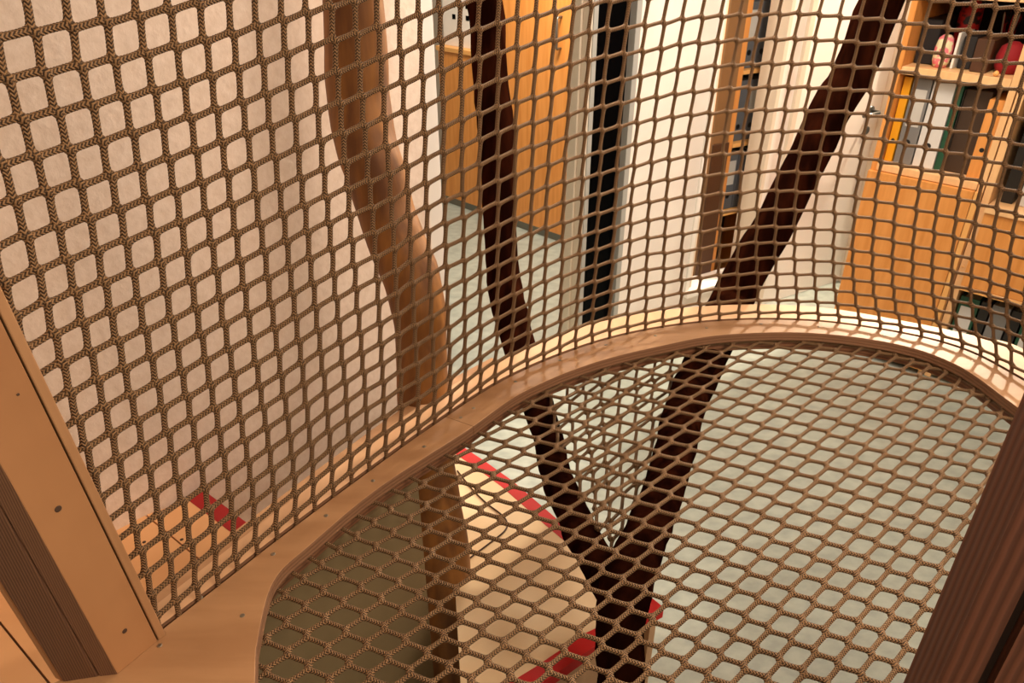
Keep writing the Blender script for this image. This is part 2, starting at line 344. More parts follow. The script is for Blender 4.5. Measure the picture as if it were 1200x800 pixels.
# leaning folders in the compartment above the flap
for k, (m, n_) in enumerate(((B_black, 'black folder leaning left in the compartment over the flap'), (B_lgrey, 'pale folder leaning left in the compartment over the flap'), (B_white, 'white folder with dark oval print in the compartment over the flap'), (B_dgrey, 'dark grey folder, rightmost over the flap'))):
    o = fbox(CF, 'folder', .42 + k * .05, .455 + k * .05, .05, .3, 1.163, 1.44, m); tag(o, n_, 'folder', 'folders over the flap')
# things on the upper shelves; two boxes are coloured darker for compartment shade
M_floral = mat('floral_print', S(226, 120, 130), .7, S(222, 214, 170), scale=38, lo=.46, hi=.52); M_redcl = mat('red_cloth', S(140, 10, 18), .8); M_dk = mat('dark_box', S(20, 14, 14), .6)
M_tinred = mat('red_tin', S(170, 28, 24), .4, S(30, 14, 14), scale=30, lo=.45, hi=.55)
def pot(nm_, s, d, z, prof, m, label, cat, seg=20, group=None):
    c = CF.pt(s, d, 0); v = []
    for r_, h_ in prof:
        for i in range(seg): a = 2 * math.pi * i / seg; v.append((c[0] + r_ * 1.31 * math.cos(a), c[1] + r_ * 1.31 * math.sin(a), (z + h_) * 1.31 - .62))
    f = [[k * seg + i, k * seg + (i + 1) % seg, (k + 1) * seg + (i + 1) % seg, (k + 1) * seg + i] for k in range(len(prof) - 1) for i in range(seg)]
    f += [list(range(seg)), list(range((len(prof) - 1) * seg, len(prof) * seg))]
    return tag(mesh_obj(nm_, v, f, m, None, True), label, cat, group)
ZS = 1.556; ZC = ZS * 1.31 - .62
tag(fbox(CF, 'storage_box', .024, .085, .09, .3, ZS, ZS + .14, M_dk, None, .004), 'black storage box at the left end of the upper shelf', 'box')
pot('cloth_bag', .115, .07, ZS, [(.020, 0), (.027, .02), (.028, .06), (.022, .09), (.012, .10)], M_floral, 'pink and cream flowered cloth bag on the upper shelf', 'bag')
pot('pattern_tin', .128, .22, ZS, [(.035, 0), (.036, .12), (.034, .19), (.02, .20)], M_tinred, 'dark red patterned tin behind the flowered bag', 'tin')
tag(fbox(CF, 'notebook', .150, .158, .06, .2, ZS, ZS + .11, M_paper, None, .001), 'thin pale notebook standing right of the flowered bag', 'notebook')
tag(fbox(CF, 'storage_box', .165, .205, .08, .25, ZS, ZS + .10, M_dk, None, .003), 'small grey box with a shade-darkened colour on the upper shelf', 'box')
tag(fbox(CF, 'storage_box', .212, .262, .05, .22, ZS, ZS + .10, M_dbrown, None, .003), 'small brown wooden box on the upper shelf beside the red cloth', 'box')
pot('cloth_bundle', .308, .10, ZS, [(.030, 0), (.040, .02), (.042, .05), (.034, .08), (.012, .095)], M_redcl, 'round bundle of dark red cloth on the upper shelf', 'cloth')
cup = thing('pencil_cup', CF.pt(.235, .30, ZS), 'dark cup full of red and white pencils on the upper shelf', 'pencil cup')
c = CF.pt(.235, .30, 0); v = []; prof = [(.03, 0), (.036, .12), (.033, .12), (.028, .01)]
for r_, h_ in prof:
    for i in range(16): a = 2 * math.pi * i / 16; v.append((c[0] + r_ * math.cos(a), c[1] + r_ * math.sin(a), ZC + h_))
mesh_obj('cup', v, [[k * 16 + i, k * 16 + (i + 1) % 16, (k + 1) * 16 + (i + 1) % 16, (k + 1) * 16 + i] for k in range(3) for i in range(16)] + [list(range(16))], M_dk, cup, True)
for k in range(9):
    a = k * .7; b = Vector((c[0] + .012 * math.cos(a), c[1] + .012 * math.sin(a), ZC + .012)); e = Vector((c[0] + .034 * math.cos(a), c[1] + .034 * math.sin(a), ZC + .19 + .008 * (k % 3)))
    v, f = tube('p', [b, e, e + (e - b).normalized() * .012], [.0035, .0035, .0006], None, seg=6); mesh_obj('pencil', v, f, (M_red, M_paper, M_tinred)[k % 3], cup)
cone = pot('wooden_bead', .30, .015, ZS, [(.004, 0), (.008, .004), (.009, .009), (.006, .014), (.002, .017)], M_oredge, 'small pale wooden bead at the front of the upper shelf', 'bead')

# ------------------------------------------------------------------ plank curves of the platform (from the slot the net sits in)
Spx = [(187, 737), (252, 687), (324, 631), (411, 566), (510, 495), (596, 441), (690, 403), (775, 383), (866, 374), (961, 376), (1058, 390), (1130, 409), (1193, 441)]
Ipx = [(300, 760), (320, 682), (366, 636), (446, 570), (545, 506), (614, 459), (696, 425), (780, 404), (850, 392), (950, 390), (1050, 403), (1120, 427), (1180, 468)]
Opx = [(178, 712), (243, 662), (315, 606), (400, 542), (500, 470), (586, 422), (686, 382), (775, 364), (866, 357), (961, 360), (1064, 377), (1140, 393), (1203, 411)]
Sw = [onz(*p) for p in Spx]; Iw = [onz(*p) for p in Ipx]; Ow = [onz(*p) for p in Opx]
ext = lambda L: [np.array(p) * H for p in L]
Sw += ext([(1.33, 1.33), (1.31, 1.05), (1.20, .80), (1.02, .55), (.84, .30)])
Ow += ext([(1.40, 1.36), (1.38, 1.03), (1.26, .75), (1.08, .50), (.90, .26)])
Iw += ext([(1.20, 1.28), (1.17, 1.08), (1.05, .88), (.84, .66), (.58, .42)])
N = 170
Sc, Ic, Oc = resample([tuple(p) for p in Sw], N), resample([tuple(p) for p in Iw], N), resample([tuple(p) for p in Ow], N)
PT = .024
def strip(name, A, Bc, z0, z1, m, side, parent, i0=0, i1=None):
    A = A[i0:i1]; Bc = Bc[i0:i1]; n = len(A); v = []
    for a, b in zip(A, Bc): v += [(a[0], a[1], z1), (b[0], b[1], z1), (b[0], b[1], z0), (a[0], a[1], z0)]
    f = []; 
    for i in range(n - 1):
        k = 4 * i
        for q in range(4): f.append([k + q, k + (q + 1) % 4, k + 4 + (q + 1) % 4, k + 4 + q])
    f += [[0, 1, 2, 3], [4 * n - 4, 4 * n - 3, 4 * n - 2, 4 * n - 1]]
    o = mesh_obj(name, v, f, [m, side], parent)
    for p in o.data.polygons:
        if abs(p.normal.z) < .7: p.material_index = 1
    bv = o.modifiers.new('bevel', 'BEVEL'); bv.width = .0012; bv.segments = 2; bv.limit_method = 'ANGLE'; bv.angle_limit = R(50)
    return o
deck = thing('net_platform', (0, 1.2, ZP), 'curved birch plywood platform ring round the floor net, with screw heads', 'platform')
sidx = int(N * 4.15 / 17)
Sin = Sc.copy()
dS = np.gradient(Sc, axis=0); dS /= np.linalg.norm(dS, axis=1)[:, None]; nS = np.stack([-dS[:, 1], dS[:, 0]], 1)   # outward
Sin = Sc - nS * .003; Sout = Sc + nS * .004
strip('deck_board', Ic, Sin, ZP - PT, ZP, M_ply, M_plyE, deck, sidx, None)
strip('rim_board', Sout, Oc, ZP - PT, ZP + .001, M_light, M_plyE, deck, 0, None)
Ilow = Ic.copy(); dI = np.gradient(Ic, axis=0); dI /= np.linalg.norm(dI, axis=1)[:, None]; nI = np.stack([-dI[:, 1], dI[:, 0]], 1)
strip('lower_board', Ic + nI * .016, Oc - nS * .01, ZP - PT - .034, ZP - PT - .001, M_ply, M_low, deck)
# corner of the deck that carries the left post
cpx = [(300, 760), (187, 737.5), (176, 745), (60, 801)]
c0 = [onz(*p) for p in cpx]
pts = list(Ic[:sidx + 1][::-1]) + [onz(299, 800), onz(299, 800) + np.array([.02, -.5]), c0[3] + np.array([-.02, -.5]), c0[3], c0[2]] + list(Sin[:sidx + 1])
pts = [np.array(p) for p in pts]
db_ = prism('deck_board', pts, ZP - PT, ZP, M_ply, deck, side=M_plyE)
bv = db_.modifiers.new('bevel', 'BEVEL'); bv.width = .0014; bv.segments = 2; bv.limit_method = 'ANGLE'; bv.angle_limit = R(50)
M_o = M_plyE
Dm = [(.5, i) for i in range(1)]
for px in ((187, 756), (235, 700), (320, 649), (382, 604), (284, 721), (437, 563), (497, 523), (555, 478), (540, 489), (604, 447), (656, 422), (710, 404), (768, 393), (828, 384), (892, 379.5), (960, 383), (1036, 393), (1098, 408), (1140, 423)):
    q = onz(*px); disc('screw', (q[0], q[1], ZP - .0002), (0, 0, 1), .0038, .0009, M_screw, deck, 12)
# outer beam carried below the rim on the straight side
ob = resample([tuple(p) for p in Ow[:6]], 40); dd_ = np.gradient(ob, axis=0); dd_ /= np.linalg.norm(dd_, axis=1)[:, None]; no = np.stack([-dd_[:, 1], dd_[:, 0]], 1)
beam = strip('edge_beam', ob + no * .002, ob + no * .028, ZP - .09, ZP - .004, M_ply, M_plyE, deck)

gpl = np.array([.606, .796])
F1 = onz(185, 751); F2 = onz(138, 790); G1 = onz(114, 793); G2 = onz(74, 799)
# lean of the post inside the plane of the net
ry = ray(0, 372); nrm = np.array([-gpl[1], gpl[0]]); tt0 = (nrm @ F1) / (nrm @ ry[:2]); q = ry * tt0
lean = (q[:2] - F1) / (CZ + q[2] - ZP)
# ------------------------------------------------------------------ rope nets
class Net:
    def __init__(s): s.v = []; s.f = []; s.uv = []; s.n = 0
    def seg(s, a, b, r, rings=9, sides=8, sag=None, bulge=.0, flare=0):
        a = np.array(a, float); b = np.array(b, float); d = b - a; L = np.linalg.norm(d)
        if L < 1e-5: return
        d /= L; up = np.array([0, 0, 1.]) if abs(d[2]) < .9 else np.array([1., 0, 0])
        x = np.cross(d, up); x /= np.linalg.norm(x); y = np.cross(d, x)
        tt_ = np.linspace(0, 1, rings); aa = np.arange(sides) * 2 * math.pi / sides
        braid = 1 + (.05 if rings > 9 else .0) * np.cos(np.arange(rings) * math.pi) + bulge * np.sin(math.pi * tt_)
        if flare: braid = braid + flare * (np.exp(-(tt_ * L / (r * 1.0)) ** 1.5) + np.exp(-((1 - tt_) * L / (r * 1.0)) ** 1.5))
        ctr = a[None] + d[None] * (tt_ * L)[:, None]
        if sag is not None: ctr = ctr + np.array(sag)[None] * (4 * tt_ * (1 - tt_))[:, None]
        ring = (np.cos(aa)[:, None] * x[None] + np.sin(aa)[:, None] * y[None])
        V = ctr[:, None, :] + ring[None] * (r * braid)[:, None, None]
        s.v.append(V.reshape(-1, 3)); i = np.arange(rings - 1)[:, None]; k = np.arange(sides)[None]
        k2 = (k + 1) % sides; base = s.n
        q = np.stack([base + i * sides + k, base + i * sides + k2, base + (i + 1) * sides + k2, base + (i + 1) * sides + k], -1).reshape(-1, 4)
        s.f.append(q)
        pitch = .0065; u0 = (i / (rings - 1) * L / pitch) + 0 * k; u1 = ((i + 1) / (rings - 1) * L / pitch) + 0 * k; v0 = k / sides + 0 * i; v1 = (k + 1) / sides + 0 * i
        s.uv.append(np.stack([np.stack([u0, v0], -1), np.stack([u0, v1], -1), np.stack([u1, v1], -1), np.stack([u1, v0], -1)], 2).reshape(-1, 2))
        s.n += rings * sides
        # rounded ends
    def blob(s, c, r):
        for d in ((1, 0, 0),):
            pass
    def build(s, name, m, parent=None):
        V = np.concatenate(s.v); Fq = np.concatenate(s.f); UV = np.concatenate(s.uv)
        me = bpy.data.meshes.new(name); me.vertices.add(len(V)); me.vertices.foreach_set('co', V.ravel())
        me.loops.add(len(Fq) * 4); me.loops.foreach_set('vertex_index', Fq.ravel().astype(np.int32))
        me.polygons.add(len(Fq)); me.polygons.foreach_set('loop_start', (np.arange(len(Fq)) * 4).astype(np.int32)); me.polygons.foreach_set('loop_total', np.full(len(Fq), 4, np.int32))
        me.update(calc_edges=True); uvl = me.uv_layers.new(name='rope'); uvl.data.foreach_set('uv', UV.ravel())
        me.polygons.foreach_set('use_smooth', np.ones(len(Fq), bool)); me.materials.append(m); me.validate()
        return link(bpy.data.objects.new(name, me), parent)
def lattice(net, P, r, e=.12, ok=None, jr=1.35, rings=21, slim=0):
    r0 = r
    """P[(i,j)] nodes; i runs right, j runs down. Knotless joints: the cords fuse along the right-down diagonal."""
    J = {}
    for (i, j), p in P.items():
        R_ = P.get((i + 1, j)); L_ = P.get((i - 1, j)); D_ = P.get((i, j + 1)); U_ = P.get((i, j - 1))
        h = (R_ - p) if R_ is not None else (p - L_ if L_ is not None else 0 * p)
        vv = (D_ - p) if D_ is not None else (p - U_ if U_ is not None else 0 * p)
        J[(i, j)] = (h + vv) * e
    for (i, j), p in P.items():
        if ok and not ok(p): continue
        r = r0 - slim * min(max(i, 0), 50) / 50
        E_ = J[(i, j)]; net.seg(p - E_ * 1.15, p + E_ * 1.15, r * jr, 7, 8, bulge=.18)
        for q in ((i + 1, j), (i, j + 1)):
            if q in P and (not ok or ok(P[q])):
                jx = np.array([random.uniform(-1, 1) for _ in range(3)]) * .0009
                net.seg(p + E_ * .75, P[q] - J[q] * .75, r, rings, 8, sag=jx, flare=.48)

WALLD = [(0,1,8,93),(0,2,22,137),(0,3,40,181),(0,4,54,224),(0,5,67,264),(0,6,78,303),(0,7,87,341),(0,8,94,377),(0,9,102,412),(0,10,112,444),(0,11,120,476),(0,12,130,508),(0,13,138,536),(0,14,145,566),(0,15,151,594),(0,16,158,619),(0,17,164,642),(0,18,170,671),(0,19,177,696),(0,20,184,719),(0,20.6,187,735),(1,0,37,37),(1,1,50,86),(1,2,66,131),(1,3,81,174),(1,4,93,215),(1,5,105,255),(1,6,114,293),(1,7,122,329),(1,8,130,365),(1,9,138,399),(1,10,146,432),(1,11,154,462),(1,12,160,492),(1,13,167,522),(1,14,174,550),(1,15,180,578),(1,16,187,603),(1,17,192,628),(1,18,197,652),(1,19,203,677),(1,20,207,700),(1,20.6,206,720),(2,0,80,32),(2,1,94,77),(2,2,107,122),(2,3,120,164),(2,4,130,205),(2,5,140,245),(2,6,149,282),(2,7,154,318),(2,8,163,353),(2,9,170,386),(2,10,177,418),(2,11,183,450),(2,12,191,478),(2,13,197,507),(2,14,202,534),(2,15,208,562),(2,16,215,587),(2,17,220,612),(2,18,226,636),(2,19,229,659),(2,20,232,682),(2,20.6,228,702),(3,0,121,25),(3,1,133,70),(3,2,146,113),(3,3,156,155),(3,4,164,196),(3,5,173,235),(3,6,181,272),(3,7,187,308),(3,8,195,342),(3,9,201,374),(3,10,207,404),(3,11,214,436),(3,12,221,464),(3,13,224,493),(3,14,230,519),(3,15,236,546),(3,20.6,252,686),(4,0,160,18),(4,1,171,62),(4,2,181,105),(4,3,191,146),(4,4,198,186),(4,5,206,224),(4,6,212,262),(4,7,218,296),(4,8,225,330),(4,9,229,361),(4,10,234,392),(4,20.6,275,668),(5,0,197,10),(5,1,206,54),(5,2,215,97),(5,3,223,138),(5,4,230,177),(5,5,238,214),(5,20.6,299,649),(6,0,230,3),(6,1,243,48),(6,2,247,89),(6,3,253,128),(6,4,259,165),(6,5,266,203),(6,6,271,239),(6,7,276,274),(6,8,281,304),(6,9,287,337),(6,10,289,367),(6,11,295,397),(6,12,300,426),(6,13,305,453),(6,14,306,477),(6,15,313,501),(6,16,316,527),(6,17,319,549),(6,18,322,572),(6,19,323,594),(6,20,324,614),(6,20.6,324,630),(8,1,302,31),(8,2,307,71),(8,3,312,110),(8,4,316,148),(8,20.6,369,596),(10,1,360,15),(10,2,363,54),(10,3,367,92),(10,4,371,129),(10,5,376,165),(10,6,379,200),(10,7,382,231),(10,8,385,260),(10,9,387,292),(10,10,391,322),(10,11,393,348),(10,12,396,376),(10,13,399,402),(10,14,401,425),(10,15,404,448),(10,16,406,468),(10,17,407,492),(10,18,410,513),(10,19,411,533),(10,20,411,551),(10,20.6,411,565),(12,1,414,0),(12,2,418,39),(12,3,421,75),(12,4,424,112),(12,5,426,147),(12,20.6,453,535),(15,2,491,17),(15,3,493,54),(15,4,495,90),(15,5,496,124),(15,6,498,158),(15,7,497,185),(15,8,499,215),(15,9,500,243),(15,10,501,270),(15,11,502,297),(15,12,503,320),(15,13,504,346),(15,14,506,371),(15,15,506,394),(15,16,508,416),(15,17,509,436),(15,18,509,456),(15,19,509,473),(15,20,509,487),(15,20.6,510,494),(17,2,538,2),(17,3,540,40),(17,4,540,75),(17,5,541,108),(17,6,541,140),(17,20.6,544,472),(20,3,607,22),(20,4,607,56),(20,5,606,88),(20,6,605,119),(20,7,604,149),(20,8,604,178),(20,9,604,204),(20,10,604,231),(20,11,604,256),(20,12,603,281),(20,13,602,304),(20,14,603,324),(20,15,603,345),(20,16,602,364),(20,17,601,382),(20,18,600,398),(20,19,600,414),(20,20,597,431),(20,20.6,596,440),(22,3,651,13),(22,4,649,48),(22,5,647,80),(22,6,646,110),(22,7,645,140),(22,20.6,632,422),(25,3,714,1),(25,4,712,34),(25,5,710,66),(25,6,709,97),(25,7,707,125),(25,8,706,152),(25,9,704,179),(25,10,703,204),(25,11,702,228),(25,12,701,250),(25,13,700,271),(25,14,699,292),(25,15,698,312),(25,16,697,330),(25,17,696,347),(25,18,695,363),(25,19,694,378),(25,20,692,390),(25,20.6,690,402),(27,4,755,31),(27,5,753,60),(27,6,750,90),(27,7,748,118),(27,8,747,143),(27,20.6,732,390),(30,4,822,20),(30,5,819,50),(30,6,816,79),(30,7,813,107),(30,8,810,135),(30,9,806,160),(30,10,805,183),(30,11,804,208),(30,12,802,232),(30,13,801,253),(30,14,800,274),(30,15,799,295),(30,16,799,312),(30,17,799,328),(30,18,798,343),(30,19,798,359),(30,20,798,372),(30,20.6,797,378),(33,4,890,17),(33,5,886,46),(33,6,882,76),(33,7,878,103),(33,8,874,130),(33,9,871,155),(33,20.6,866,374),(35,4,936,15),(35,5,931,45),(35,6,928,74),(35,7,924,102),(35,8,920,129),(35,9,917,154),(35,10,913,178),(35,11,911,200),(35,12,910,223),(35,13,909,246),(35,14,909,266),(35,15,908,284),(35,16,908,302),(35,17,910,321),(35,18,911,336),(35,19,912,352),(35,20,913,366),(35,20.6,914,373),(38,4,1008,22),(38,5,1004,49),(38,6,1000,78),(38,7,996,105),(38,8,992,132),(38,9,989,157),(38,10,985,180),(38,11,982,205),(38,12,979,227),(38,13,978,249),(38,14,977,270),(38,15,977,289),(38,16,976,307),(38,17,977,323),(38,18,979,340),(38,19,981,356),(38,20,983,369),(38,20.6,984,377),(40,4,1059,27),(40,5,1054,54),(40,6,1050,80),(40,7,1046,110),(40,8,1040,140),(40,9,1036,163),(40,10,1033,190),(40,11,1028,212),(40,12,1026,235),(40,13,1024,256),(40,14,1024,277),(40,15,1022,296),(40,16,1022,316),(40,17,1024,331),(40,18,1024,346),(40,19,1028,363),(40,20.6,1033,384),(42,3,1116,0),(42,4,1111,33),(42,5,1105,64),(42,6,1099,94),(42,7,1094,120),(42,8,1090,150),(42,9,1084,173),(42,10,1080,198),(42,11,1076,222),(42,12,1074,246),(42,13,1071,267),(42,14,1070,288),(42,15,1070,308),(42,17,1070,339),(42,18,1071,356),(42,19,1075,371),(42,20,1078,386),(42,20.6,1082,394),(43,3,1142,3),(43,4,1135,38),(43,5,1130,69),(43,6,1125,100),(43,7,1119,125),(43,8,1114,153),(43,9,1108,177),(43,10,1104,202),(43,11,1100,226),(43,12,1098,251),(43,13,1095,272),(43,14,1093,293),(43,15,1094,313),(43,17,1093,347),(43,18,1096,363),(43,20.6,1107,401),(45,3,1190,8),(45,4,1185,45),(45,5,1178,75),(45,6,1171,102),(45,7,1165,132),(45,9,1155,187),(45,10,1150,213),(45,11,1146,240),(45,12,1143,263),(45,13,1141,284),(45,14,1140,304),(45,17,1138,357),(45,18,1141,376),(45,20.6,1151,417),(46,5,1201,74),(46,6,1196,104),(46,7,1190,134),(46,8,1182,166),(46,9,1178,193),(46,10,1172,219),(46,11,1168,246),(46,12,1166,269),(46,13,1163,291),(46,14,1162,311),(46,17,1159,364),(46,18,1163,382),(46,20.6,1173,428),(47,10,1197,222),(47,11,1189,250),(47,12,1187,274),(47,13,1184,298),(47,17,1180,368),(47,18,1184,387),(47,20.6,1193,440)]
FLOORD = [(0,0,800,778),(0,1,816,754),(0,2,831,732),(0,3,846,710),(0,4,860,690),(0,5,876,670),(0,6,889,650),(0,7,903,630),(0,8,916,613),(0,9,930,596),(0,10,943,580),(0,11,956,564),(0,12,968,547),(0,13,980,531),(0,14,992,515),(0,15,1004,501),(0,16,1015,486),(0,17,1028,472),(0,18,1038,460),(0,19,1049,447),(0,20,1058,435),(1,5,900,680),(2,5,925,693),(3,5,952,705),(4,5,978,717),(5,5,1006,728),(6,5,1034,740),(7,5,1062,755),(8,5,1092,770),(-1,5,852,657),(-2,5,828,644),(-3,5,802,633),(-4,9,837,558),(-3,9,860,567),(-2,9,883,577),(-1,9,907,586),(-5,9,815,549),(-5,8,801,563),(-5,7,787,580),(-5,6,771,594),(-5,5,756,612),(-5,4,740,629),(-5,3,724,647),(-5,2,707,666),(-5,1,689,684),(-5,0,671,706),(-5,-1,654,726),(-5,-2,635,750),(-5,-3,616,770),(-5,-4,597,792),(-6,-4,571,776),(-7,-4,548,758),(-8,-4,524,742),(-9,-4,498,728),(-10,-4,473,714),(-11,-4,447,701),(-12,-4,420,688),(-13,-4,396,677),(-14,-4,370,664),(-13,-3,419,658),(-13,-2,441,642),(-13,-1,458,623),(-13,0,480,606),(-13,1,502,592),(-13,2,520,577),(-13,3,538,562),(-13,4,559,547),(-13,5,577,533),(-13,6,595,520),(-13,7,613,507),(-13,8,628,493),(-13,9,642,481),(-13,10,658,468),(-13,11,672,458)]
BR = 20.6
# base curve as a function of the rope number
bk = [(c, onz(x, y)) for c, r, x, y in WALLD if r == BR]
ck = np.array([b[0] for b in bk], float); bx = np.array([b[1][0] for b in bk]); by = np.array([b[1][1] for b in bk])
# arc-length position of each base point on the slot curve
Sd = np.concatenate([[0], np.cumsum(np.linalg.norm(np.diff(Sc, axis=0), axis=1))])
# column -> arc position (smooth polynomial), so that the net stands exactly in the slot
arc = []
for x, y in zip(bx, by):
    k = np.argmin((Sc[:, 0] - x) ** 2 + (Sc[:, 1] - y) ** 2); arc.append(Sd[k])
pa = np.polyfit(ck, np.array(arc), 5)
def arc_of(c):
    if c < 0: return np.polyval(pa, 0) + c * .036
    if c > 47: return np.polyval(pa, 47) + (c - 47) * .047
    return np.polyval(pa, c)
d0 = Sc[0] - Sc[2]; d0 /= np.linalg.norm(d0)
def spos(a):
    if a < 0: return Sc[0] + d0 * (-a)
    return np.array([np.interp(a, Sd, Sc[:, 0]), np.interp(a, Sd, Sc[:, 1])])
def snrm(c):
    a = arc_of(c); q = spos(a + .01) - spos(a - .01); q /= np.linalg.norm(q); return np.array([-q[1], q[0]])
# each traced rope crossing sits on the upright net surface: find (column position, height)
rows = []
for c, r, x, y in WALLD:
    if r == BR: rows.append((c, r, 0., 0.)); continue
    ry = ray(x, y); v = np.array([c, (1 - r / BR) * .8, 1.1])
    def fn(v):
        q = spos(arc_of(v[0])); return np.array([q[0] - ry[0] * v[2], q[1] - ry[1] * v[2], -H + v[1] - ry[2] * v[2]])
    for _ in range(25):
        F0 = fn(v); Jm = np.zeros((3, 3))
        for k in range(3): wv = v.copy(); wv[k] += 1e-3; Jm[:, k] = (fn(wv) - F0) / 1e-3
        try: v = v - np.clip(np.linalg.solve(Jm, F0), -6, 6)
        except Exception: break
    rows.append((c, r, v[0] - c, v[1]))
rows = np.array(rows)
def basis(c, r):
    c = (np.asarray(c, float) - 23) / 24; q = (BR - np.asarray(r, float)) / 20.
    return np.stack([q ** a * c ** b for a in (1, 2, 3) for b in range(6)], -1)
A_ = basis(rows[:, 0], rows[:, 1]); cof, *_ = np.linalg.lstsq(A_, rows[:, 2], rcond=None); hof, *_ = np.linalg.lstsq(A_, rows[:, 3], rcond=None)
rs1 = A_ @ cof - rows[:, 2]; rs2 = A_ @ hof - rows[:, 3]
print('NET FIT rms col', float(np.sqrt((rs1 ** 2).mean())), 'height', float(np.sqrt((rs2 ** 2).mean())))
for k in range(len(rows)):
    if abs(rs1[k]) > .3 or abs(rs2[k]) > .012: print('  outlier', rows[k].round(3).tolist(), round(float(rs1[k]), 2), round(float(rs2[k]), 3))
# residual correction so traced columns keep their small irregularities
def wnode(c, r):
    cc = min(max(c, 0), 47); lim = 1. if cc < 12 else (3. if cc < 30 else 4.); rr = max(r, lim)
    Ab = basis(cc, rr); dc = float(Ab @ cof); h = float(Ab @ hof)
    if rr < BR and r > 0:
        wgt = np.exp(-((rows[:, 0] - c) / 1.3) ** 2 - ((rows[:, 1] - rr) / 1.3) ** 2); sw = wgt.sum()
        if sw > .3: dc -= float((wgt * rs1).sum() / (sw + .25)); h -= float((wgt * rs2).sum() / (sw + .25))
    if r < lim:
        Ab2 = basis(cc, lim + 1); h += (float(Ab @ hof) - float(Ab2 @ hof)) * (lim - r) * .97; dc += (float(Ab @ cof) - float(Ab2 @ cof)) * (lim - r) * .8
    q = spos(arc_of(c + dc)); return np.array([q[0], q[1], ZP + h])
NW = {}
for c in range(-6, 56):
    for r in range(-6, 21): NW[(c, r)] = wnode(c, r)
nw = Net(); 
def oknet(p):
    h = p[2] - ZP; s_ = float(gpl @ (p[:2] - F1 - lean * h)); return s_ > -.004
lattice(nw, NW, .0041, e=.07, ok=oknet, slim=.0006)
for (i_, j_), p_ in NW.items():          # rope ends held by the post batten
    for dq in ((1, 0), (0, -1)):
        q_ = NW.get((i_ + dq[0], j_ + dq[1]))
        if q_ is None or oknet(p_) or not oknet(q_): continue
        lo, hi = 0., 1.
        for _ in range(12):
            mi = (lo + hi) / 2
            if oknet(p_ + (q_ - p_) * mi): hi = mi
            else: lo = mi
        nw.seg(p_ + (q_ - p_) * lo, q_, .0041, 9)

for c in range(0, 56):            # tails that run down into the slot
    p = NW[(c, 20)]; q = spos(arc_of(c)); nw.seg(p, (q[0], q[1], ZP - .03), .0041, 7)
for c in range(-6, 55):            # head line at the top
    if oknet(NW[(c, -6)]): nw.seg(NW[(c, -6)], NW[(c + 1, -6)], .006, 6)
wn = nw.build('safety_net', M_rope)
tag(wn, 'brown knotless rope net standing upright round the platform, set in its slot', 'net')

# floor net
fa = []; fx = []
ZN = ZP - .030
for a, b, x, y in FLOORD: fa.append([1, a, b, a * a, a * b, b * b]); fx.append(onz(x, y, ZN))
fa = np.array(fa, float); fx = np.array(fx); fc, *_ = np.linalg.lstsq(fa, fx, rcond=None)
fres = fx - fa @ fc
poly = np.array(list(Ic + nI * .014) + [np.array(p) * H for p in [(.30, .15), (-.2, .15), (-.38, .4)]] + [onz(299, 800)])
def inside(p):
    x, y = p[0], p[1]; c = False; n = len(poly); j = n - 1
    for i in range(n):
        xi, yi = poly[i]; xj, yj = poly[j]
        if (yi > y) != (yj > y) and x < (xj - xi) * (y - yi) / (yj - yi) + xi: c = not c
        j = i
    return c
def fnode(a, b):
    aa, bb = float(np.clip(a, -18, 10)), float(np.clip(b, -6, 23))
    p = np.array([1, aa, bb, aa * aa, aa * bb, bb * bb]) @ fc
    p = p + (a - aa) * (fc[1] + 2 * fc[3] * aa + fc[4] * bb) + (b - bb) * (fc[2] + 2 * fc[5] * bb + fc[4] * aa)
    return p
NF = {}
for a in range(-26, 30):
    for b in range(-24, 34):
        p = fnode(a, b); sagz = -.006 * math.sin(a * .4) * math.cos(b * .3) * 0
        NF[(a, -b)] = np.array([p[0], p[1], ZN + sagz])
nf = Net(); lattice(nf, NF, .0038, e=.115, ok=inside)
# ends hooked under the edge
def hook(p, q):
    lo, hi = 0., 1.
    for _ in range(14):
        mi = (lo + hi) / 2; z = p + (q - p) * mi
        if inside(z): lo = mi
        else: hi = mi
    return p + (q - p) * hi
for (a, j), p in NF.items():
    if not inside(p): continue
    for q in ((a + 1, j), (a - 1, j), (a, j + 1), (a, j - 1)):
        if q in NF and not inside(NF[q]):
            e_ = hook(p, NF[q]); nf.seg(p, e_, .0037, 7)
# border cord threaded under the deck edge
bord = Ic + nI * .013
for i in range(0, N - 1, 2): nf.seg((bord[i][0], bord[i][1], ZN - .001), (bord[min(i + 2, N - 1)][0], bord[min(i + 2, N - 1)][1], ZN - .001), .0045, 4)
fn_ = nf.build('floor_net', M_rope); tag(fn_, 'brown rope net stretched flat as the floor inside the plywood ring', 'net')

